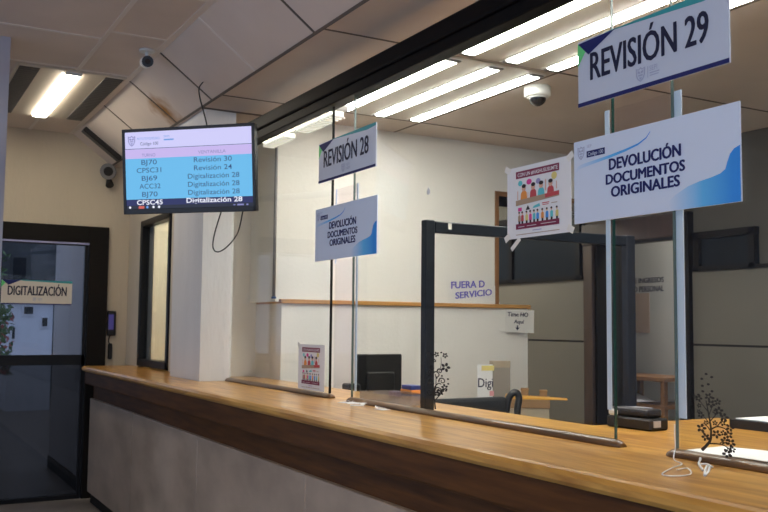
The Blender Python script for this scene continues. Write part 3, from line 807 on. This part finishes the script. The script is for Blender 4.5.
# bullet camera on the hall ceiling
t = thing('security_camera', 'small bullet security camera under the hall ceiling edge', 'camera', (1.325, 5.22, ZH))
MB().tube([(0, 0, 0), (0, 0, -.012)], .045, 16).build('mount', WHITEP, t)
MB().tube([(0, 0, -.01), (0, -.005, -.045)], .012, 8).build('arm', WHITEP, t)
b = MB(); b.tube([(.005, .05, -.062), (-.01, -.06, -.085)], .034, 16); b.build('body', WHITEP, t)
b = MB(); b.tube([(-.0095, -.055, -.084), (-.0115, -.068, -.0865)], .033, 16); b.build('face', BLACKP, t)
b = MB(); b.tube([(-.0112, -.067, -.0864), (-.0118, -.071, -.0868)], .016, 14); b.build('lens', LENS, t)
# dome camera in the office
t = thing('dome_camera', 'white dome security camera on the office ceiling beside the lights', 'camera', (3.20, 3.95, ZI))
MB().tube([(0, 0, 0), (0, 0, -.05), (0, 0, -.058)], [.075, .075, .066], 24).build('base', WHITEP, t)
MB().ball((0, 0, -.062), .05, 3, (1, 1, .95)).build('dome', LENS, t)
MB().tube([(0, 0, -.056), (0, 0, -.066)], .056, 24).build('ring', WHITEP, t)
# siren and black speaker bar
t = thing('siren', 'round grey siren high on the wall beside the sloped ceiling', 'siren', (1.685, YD, 2.74))
MB().tube([(0, 0, 0), (0, -.03, 0)], .03, 12).build('mount', GREYP, t)
b = MB(); b.tube([(0, -.02, 0), (0, -.05, 0), (0, -.085, 0), (0, -.088, 0)], [.03, .045, .07, .062], 20); b.build('horn', GREYP, t)
MB().tube([(0, -.084, 0), (0, -.094, 0)], .04, 16).build('horn_cone', BLACKP, t)
b = MB(); b.tube([(.02, -.02, -.05), (.02, -.07, -.115)], [.02, .035], 12); b.build('lower_horn', BLACKP, t)
t = thing('speaker_bar', 'long black bar fixed to the sloped ceiling left of the television', 'speaker', tuple(slope_pt(1.57, 7.50)))
ang = math.atan2(-dz, 1)
b = MB(); b.box(-.185, -.045, -.04, .185, .045, 0, bev=.006); b.build('casing', BLACKP, t, None, (0, ang, 0))

# ------------------------------------------------------------------ wall things in the hall
t = thing('intercom', 'slim black intercom with a violet screen on the wall right of the door', 'intercom', (1.768, YD, 1.345))
b = MB(); b.box(-.036, -.03, 0, .036, 0, .21, bev=.004); b.build('casing', BLACKP, t)
b = MB(); b.box(-.026, -.033, .05, .016, -.029, .18); b.build('screen', screen_mat('intercom_violet', (.10, .08, .35), .35), t)
b = MB(); b.tube(smooth_path([(-.005, -.015, .005), (-.02, -.02, -.035), (-.012, -.02, -.07)]), .004, 6); b.build('cord', CABLE, t)
b = MB(); b.box(-.022, -.035, -.20, .012, -.003, -.065, bev=.008); b.build('handset', BLACKP, t)

# ------------------------------------------------------------------ office partition frame behind the glass
YP = 3.22
t = thing('partition_frame', 'tall dark metal partition frame standing behind the middle glass screen', 'frame', (2.6, YP, 0))
MB().box(1.998 - 2.6, -.02, ZC, 2.045 - 2.6, .02, 1.897, bev=.004).build('post', FRAMEM, t)
MB().box(3.135 - 2.6, -.02, 0, 3.19 - 2.6, .02, 1.897, bev=.004).build('post', FRAMEM, t)
MB().box(2.045 - 2.6, -.018, 1.845, 3.135 - 2.6, .018, 1.893, bev=.004).build('top_bar', FRAMEM, t)
MB().box(2.11 - 2.6, -.0195, 1.862, 2.128 - 2.6, -.0182, 1.888).build('sticker', TAPE, t)

# pipe in the corner of the office wall
t = thing('wall_pipe', 'thin grey pipe standing on the wooden rail in the office corner', 'pipe', (2.222, YW - .012, 1.617))
MB().tube([(0, 0, .012), (0, 0, ZI - 1.617)], .010, 10).build('tube', GREYP, t)
MB().tube([(0, 0, 0), (0, 0, .014)], .016, 10).build('collar', mat('blue_collar', (.05, .10, .25), .5), t)

# FUERA DE SERVICIO paper, curling off the wall
t = thing('notice', 'paper notice reading FUERA D SERVICIO leaning on the wooden rail', 'notice', (3.55, YW - .004, 1.617))
b = MB(); nx = 10
lo = [(0.02 + .44 * i / nx, -.002) for i in range(nx + 1)]
for i in range(nx):
    (xa, ya), (xb, yb) = lo[i], lo[i + 1]
    sh = lambda x, z: x - (.03 if x < .25 else .03 + .035 * (x - .25) / .21) * z / .19
    zt = lambda x: .165 + .045 * x / .46
    b.prism([(xa, ya, 0), (xb, yb, 0), (sh(xb, .19), yb * .4, zt(xb)), (sh(xa, .19), ya * .4, zt(xa))], (0, -.0008, 0))
b.build('sheet', CREAMP, t)
pl = Plane((0, -.0045, .2), (1, 0, 0), (0, 0, -1), (0, -1, 0), .46, .2, t)
def tilted(s_, u0, u1, v0, v1, dv):
    o = pl.text('lettering', s_, VIOLET, u0, v0, u1, v1, fat=.0028)
    for v in o.data.vertices: v.co.z += dv * (v.co.x / .46 - u0) / (u1 - u0)
tilted('FUERA D', .07, .70, .24, .48, .018); tilted('SERVICIO', .15, .84, .62, .84, .034)
# handwritten note at the end of the rail
t = thing('note', 'handwritten white note with a down arrow taped to the end of the wooden rail', 'note', (4.05, YW - .026, 1.412), (0, .02, 0))
MB().box(0, -.001, 0, .262, 0, .17).build('sheet', CREAMP, t)
pl = Plane((0, -.0015, .17), (1, 0, 0), (0, 0, -1), (0, -1, 0), .262, .17, t)
pl.text('handwriting', 'Time HO', INK, .06, .12, .78, .30, fat=.0012, shear=.1)
pl.text('handwriting', 'Aquí', INK, .28, .44, .64, .60, fat=.0012, shear=.1)
pl.polys('arrow', [[(.385, .68), (.425, .68), (.425, .78), (.48, .78), (.405, .90), (.33, .78), (.385, .78)]], INK, 2)

# ------------------------------------------------------------------ office furniture behind the counter
t = thing('office_desk', 'wooden office desk against the wall behind the counter', 'desk', (3.35, 4.95, 0))
MB().box(-.95, -.42, .72, .92, .42, .75, bev=.004).build('desk_top', DESKW, t)
MB().box(-.92, -.38, 0, -.89, .38, .72).build('side_panel', DESKW, t); MB().box(.86, -.38, 0, .89, .38, .72).build('side_panel', DESKW, t)
MB().box(-.89, .33, .2, .86, .35, .72).build('back_panel', DESKW, t)
t = thing('monitor', 'black flat monitor seen from behind on the desk, left of the frame post', 'monitor', (2.75, 4.95, .75))
b = MB(); b.box(-.158, -.02, .10, .158, .02, .525, bev=.008, seg=2); b.box(-.10, -.04, .22, .10, -.02, .42, bev=.012); b.build('casing', BLACKP, t)
MB().box(-.145, .019, .115, .145, .0225, .512).build('screen', LENS, t)
MB().box(-.03, -.012, .02, .03, .012, .16, bev=.004).build('stand', BLACKP, t)
MB().box(-.10, -.07, 0, .10, .07, .02, bev=.006).build('base', BLACKP, t)
t = thing('desk_speaker', 'small black desk speaker at the left of the black monitor', 'speaker', (2.545, 4.92, .75))
MB().box(-.04, -.05, 0, .04, .05, .35, bev=.008).build('casing', BLACKP, t)
MB().tube([(0, -.05, .24), (0, -.054, .24)], .025, 16).build('cone', GREYP, t)
t = thing('paper_box', 'pale box with Digi written on its side beside the office chair', 'box', (3.64, 4.97, .75), (0, 0, math.radians(-12)))
MB().box(-.002, 0, 0, .128, .05, .47, bev=.003).build('carton', mat('grey_beige_board', (.30, .265, .225), .8, var=.05, scale=6), t)
MB().box(-.004, -.001, .425, .130, .053, .472, bev=.003).build('lid', CARDL, t)
MB().box(-.115, -.004, .02, -.004, -.002, .45).build('side_sheet', PAPER, t)
pl = Plane((-.117, -.0045, .45), (1, 0, 0), (0, 0, -1), (0, -1, 0), .125, .42, t)
pl.rects('yellow_band', [(.25, .02, .98, .10)], YELL); pl.text('lettering', 'Digi', INK, .06, .22, .92, .36, fat=.001); pl.rects('pink_mark', [(.72, .42, .97, .50)], PINK)
# file box with folder, turned along the line of sight
t = thing('file_box', 'cardboard file box with a brown lid behind the counter, under the yellow folder', 'box', (3.70, 4.66, .75), (0, 0, math.radians(-39)))
MB().box(-.125, -.10, 0, .125, .22, .195, bev=.003).build('carton', CARDL, t)
MB().box(-.13, -.105, .19, .13, .225, .245, bev=.003).build('lid', CARD, t)
b = MB(); b.prism([(-.15, -.105, .022), (-.02, -.105, .012), (.24, -.105, -.018 + .018), (.10, -.105, 0), (-.15, -.105, 0)], (0, .17, 0))
o = b.build('folder', FOLD, None, (3.70, 4.66, .9955), (0, 0, math.radians(-39)))
tag(o, 'yellow folder lying on the cardboard file box', 'folder')
for lab, x_, hgt in (('tiny brown carton behind the yellow folder, nearer the wall', -.03, .055), ('tiny brown carton at the right behind the yellow folder', .09, .045)):
    q = Vector((x_, .135, 0)); q.rotate(Euler((0, 0, math.radians(-39))))
    t = thing('small_carton', lab, 'box', (3.70 + q.x, 4.66 + q.y, .9955), (0, 0, math.radians(-39)), 'tiny cartons behind the folder')
    MB().box(-.024, -.03, 0, .024, .03, hgt * .75, bev=.002).build('carton', CARD, t)
    MB().box(-.026, -.032, hgt * .7, .026, .032, hgt, bev=.002).build('lid', CARD, t)

# office chair
t = thing('office_chair', 'black office chair with curved armrests pulled up behind the counter', 'chair', (2.99, 4.16, 0))
b = MB(); b.box(-.25, -.26, .43, .25, .22, .50, bev=.025, seg=2); b.build('seat', FABRIC, t)
b = MB(); b.box(-.25, .12, .60, .25, .17, 1.045, bev=.02, seg=2); b.build('backrest', FABRIC, t)
MB().box(-.04, .15, .45, .04, .18, .66).build('back_support', BLACKP, t)
for sx in (-1, 1):
    P = smooth_path([(sx * .27, .04, .48), (sx * .30, .07, .7), (sx * .305, .10, .95), (sx * .325, .11, 1.03), (sx * .315, .12, 1.066), (sx * .285, .13, 1.058), (sx * .262, .14, 1.0), (sx * .25, .14, .85)], 5)
    MB().tube(P, .021, 8).build('armrest', BLACKP, t)
MB().tube([(0, 0, .09), (0, 0, .44)], .03, 12).build('column', BLACKP, t)
for k in range(5):
    a = k * 1.2566 + .3
    MB().tube([(0, 0, .10), (.25 * math.cos(a), .25 * math.sin(a), .065)], [.028, .018], 8).build('leg', BLACKP, t)
    b = MB(); b.tube([(.25 * math.cos(a) - .02, .25 * math.sin(a), .03), (.25 * math.cos(a) + .02, .25 * math.sin(a), .03)], .03, 12); b.build('caster', BLACKP, t)

# small things on the counter behind the middle screen
t = thing('acrylic_tray', 'clear acrylic tray on the counter just behind the middle screen', 'tray', (2.09, 3.60, ZC))
b = MB(); b.box(-.09, -.18, 0, .09, .18, .004); b.box(-.09, -.18, .004, -.086, .18, .045); b.box(.086, -.18, .004, .09, .18, .045)
b.box(-.086, .176, .004, .086, .18, .045); b.box(-.086, -.18, .004, .086, -.176, .045); b.build('tray_body', TRAYM, t)
def carton(label, loc, sz, m, m2):
    t = thing('small_carton', label, 'box', loc)
    MB().box(-sz[0] / 2, -sz[1] / 2, 0, sz[0] / 2, sz[1] / 2, sz[2] * .62, bev=.002).build('carton', m, t)
    MB().box(-sz[0] / 2 - .001, -sz[1] / 2 - .001, sz[2] * .62, sz[0] / 2 + .001, sz[1] / 2 + .001, sz[2], bev=.002).build('lid', m2, t)
    return t
carton('small purple carton on the counter edge left of the dark frame post', (2.235, 3.845, ZC), (.05, .06, .032), PURPLE, PURPLE)
t = carton('blue carton with an orange band beside the dark frame post', (2.235, 3.70, ZC), (.06, .10, .052), BLUEC, ORANGE)
MB().box(-.028, -.045, .052, .028, .045, .072, bev=.002).build('top_flap', BLUEC, t)
# printer on the counter return
t = thing('printer', 'low black receipt printer standing on the counter behind the right gap', 'printer', (2.362, 2.37, ZC), (0, 0, math.radians(4)))
b = MB(); b.box(-.05, -.10, 0, .045, .10, .04, bev=.006); b.box(-.036, -.075, .04, .045, .095, .070, bev=.010, seg=2); b.build('casing', BLACKP, t)
MB().box(-.035, -.1035, .012, .0, -.099, .034).build('label_plate', SILVER, t)
MB().box(-.022, -.045, .0705, .03, .03, .073).build('paper_slot', GREYP, t)
MB().box(-.052, .05, .041, -.037, .09, .064, bev=.006).build('knob', WHITEP, t)
# tray and papers at the right
t = thing('document_tray', 'dark document tray with a white sheet at the far right of the counter', 'tray', (2.78, 2.10, ZC))
b = MB(); b.box(-.10, -.16, 0, .12, .14, .006); b.box(-.10, -.16, .006, -.09, .14, .03); b.box(.11, -.16, .006, .12, .14, .03); b.box(-.09, .13, .006, .11, .14, .03); b.build('tray_body', BLACKP, t)
MB().box(-.085, -.155, .031, .105, .125, .035).build('sheet', PAPER, t)
def papers(label, loc, rot, w_, l_, wave):
    b = MB(); n = 8
    for i in range(n):
        a, c = -l_ / 2 + l_ * i / n, -l_ / 2 + l_ * (i + 1) / n
        za, zc = wave * (1 + math.sin(3.2 * i / n + .4)), wave * (1 + math.sin(3.2 * (i + 1) / n + .4))
        b.prism([(-w_ / 2, a, za), (w_ / 2, a, za * .4), (w_ / 2, c, zc * .4), (-w_ / 2, c, zc)], (0, 0, .0012))
    return tag(b.build('paper_sheet', PAPER, None, loc, (0, 0, rot)), label, 'paper', 'loose papers on the counter')
papers('white curling sheet of paper on the counter behind the tree decal', (2.12, 1.70, ZC + .0005), .12, .24, .34, .006)
papers('white sheet of paper on the counter at the right edge, nearest the viewer', (2.16, 1.36, ZC + .0005), -.05, .30, .26, .005)
# white cord under the right gap
P = [(1.925, 1.792, 1.19), (1.922, 1.79, 1.16), (1.908, 1.775, 1.13), (1.875, 1.75, 1.1035), (1.831, 1.682, 1.103), (1.755, 1.645, 1.103), (1.662, 1.589, 1.103), (1.661, 1.557, 1.103), (1.72, 1.555, 1.103), (1.788, 1.625, 1.103), (1.735, 1.610, 1.105)]
cable('white_cord', 'thin white cord hanging from the screen edge and curled on the counter', 'cord', P, .0017, CORDW)
P = [(1.908, 1.690, 1.112), (1.885, 1.67, 1.112), (1.862, 1.655, 1.104), (1.801, 1.588, 1.103), (1.846, 1.637, 1.106), (1.875, 1.635, 1.105), (1.80, 1.57, 1.103), (1.74, 1.53, 1.103), (1.836, 1.606, 1.108), (1.85, 1.60, 1.105)]
cable('white_cord', 'knotted tuft of white string on the counter under the tree decal', 'cord', P, .003, CORDW)
for lab, x, y, r_ in (('crumpled white scrap on the counter at the left end of the middle screen rail', 1.885, 3.70, .3), ('flat white scrap in front of the middle screen rail', 1.865, 3.55, 1.1), ('white scrap farthest right along the middle screen rail', 1.875, 3.34, .1)):
    b = MB()
    for k in range(3):
        q = [(random.uniform(-.03, .03), random.uniform(-.05, .05), .002 + random.uniform(0, .012)) for _ in range(3)]
        b.prism(q, (0, 0, .001))
    b.box(-.02, -.03, 0, .02, .03, .002)
    tag(b.build('paper_scrap', PAPER, None, (x, y, ZC + .0003), (0, 0, r_)), lab, 'scrap', 'scraps by the middle screen rail')

# ------------------------------------------------------------------ behind the doorway
XT = 6.078
t = thing('wall_lettering', 'dark lettering INGRESOS PERSONAL on the pale wall inside the doorway', 'lettering', (XT, 5.95, 1.77))
pl = Plane((0, .22, .137), UL, VD, NL, .41, .135, t)
pl.text('lettering', 'DE INGRESOS', INK, .02, .0, 1, .33, fat=.0016)
pl.text('lettering', 'NO PERSONAL', INK, .0, .56, 1, .93, fat=.0016)
b = MB(); b.box(-.002, -.09, 0, 0, .09, .36)
tag(b.build('brown_paper', mat('buff_paper', (.45, .35, .27), .85, var=.08, scale=8), None, (XT - .001, 6.02, 1.41)), 'brown paper sheet on the pale wall below the lettering', 'paper')
t = thing('shelf_table', 'wooden side table with a shelf inside the doorway', 'table', (5.75, 5.55, 0))
MB().box(-.2, -.28, 1.02, .2, .38, 1.055, bev=.004).build('table_top', DESKW, t)
MB().box(-.19, -.27, .80, .19, .37, .83, bev=.003).build('shelf', DESKW, t)
for x in (-.18, .14):
    for y in (-.26, .32): MB().box(x, y, 0, x + .04, y + .04, 1.02).build('leg', DESKW, t)
b = MB(); b.prism([(-.15, -.10, .02), (-.15, .10, 0), (-.12, .3, .05), (.1, .3, .05), (.1, .1, 0), (.1, -.1, .02)], (0, 0, .002))
tag(b.build('paper_sheet', PAPER, None, (5.75, 5.56, .831)), 'white sheet lying on the shelf of the side table in the doorway', 'paper')
def fill_panel_light(label, x, y):  # unseen lamps, added to light the rear panelling and the blind
    t = thing('ceiling_light', label, 'ceiling light', (x, y, ZI))
    MB().box(-.3, -.3, -.02, .3, .3, 0).build('housing', HOUSING, t); MB().box(-.26, -.26, -.03, .26, .26, -.02).build('lamp', LAMPP, t)
fill_panel_light('unseen square ceiling light added beyond the office opening to light the rear panelling', 4.3, 6.9)
fill_panel_light('unseen square ceiling light added behind the window to brighten the blind', 2.75, 7.0)
t = thing('ceiling_light', 'ceiling light of the passage behind the doorway', 'ceiling light', (5.75, 5.0, ZI))
MB().box(-.2, -.3, -.02, .2, .3, 0).build('housing', HOUSING, t); MB().box(-.15, -.25, -.03, .15, .25, -.02).build('lamp', LAMPP, t)

# ------------------------------------------------------------------ daylight
w = bpy.data.worlds.new('World'); S.world = w; w.use_nodes = True
bg = w.node_tree.nodes['Background']
bg.inputs['Color'].default_value = (.56, .70, 1.0, 1); bg.inputs['Strength'].default_value = 1.4

# ------------------------------------------------------------------ camera
cam = bpy.data.cameras.new('camera'); co = bpy.data.objects.new('camera', cam); COL.objects.link(co)
yaw, pit, rol = 0.511869, 0.0771131, 0.009685
cy, sy, cp, sp, cr, sr = math.cos(yaw), math.sin(yaw), math.cos(pit), math.sin(pit), math.cos(rol), math.sin(rol)
fw = Vector((sy * cp, cy * cp, sp)); rt = Vector((cy, -sy, 0)); up = rt.cross(fw)
r2 = rt * cr + up * sr; u2 = up * cr - rt * sr
co.matrix_world = Matrix.Translation((0, 0, 1.45)) @ Matrix((r2, u2, -fw)).transposed().to_4x4()
cam.sensor_width = 36; cam.lens = 904.72 / 768 * 36; cam.clip_start = .05
cam.dof.use_dof = True; cam.dof.focus_distance = 2.9; cam.dof.aperture_fstop = 10
S.camera = co
S.view_settings.view_transform = 'Standard'; S.view_settings.look = 'None'
S.view_settings.gamma = 1; S.view_settings.exposure = 0.0; S.view_settings.use_curve_mapping = False
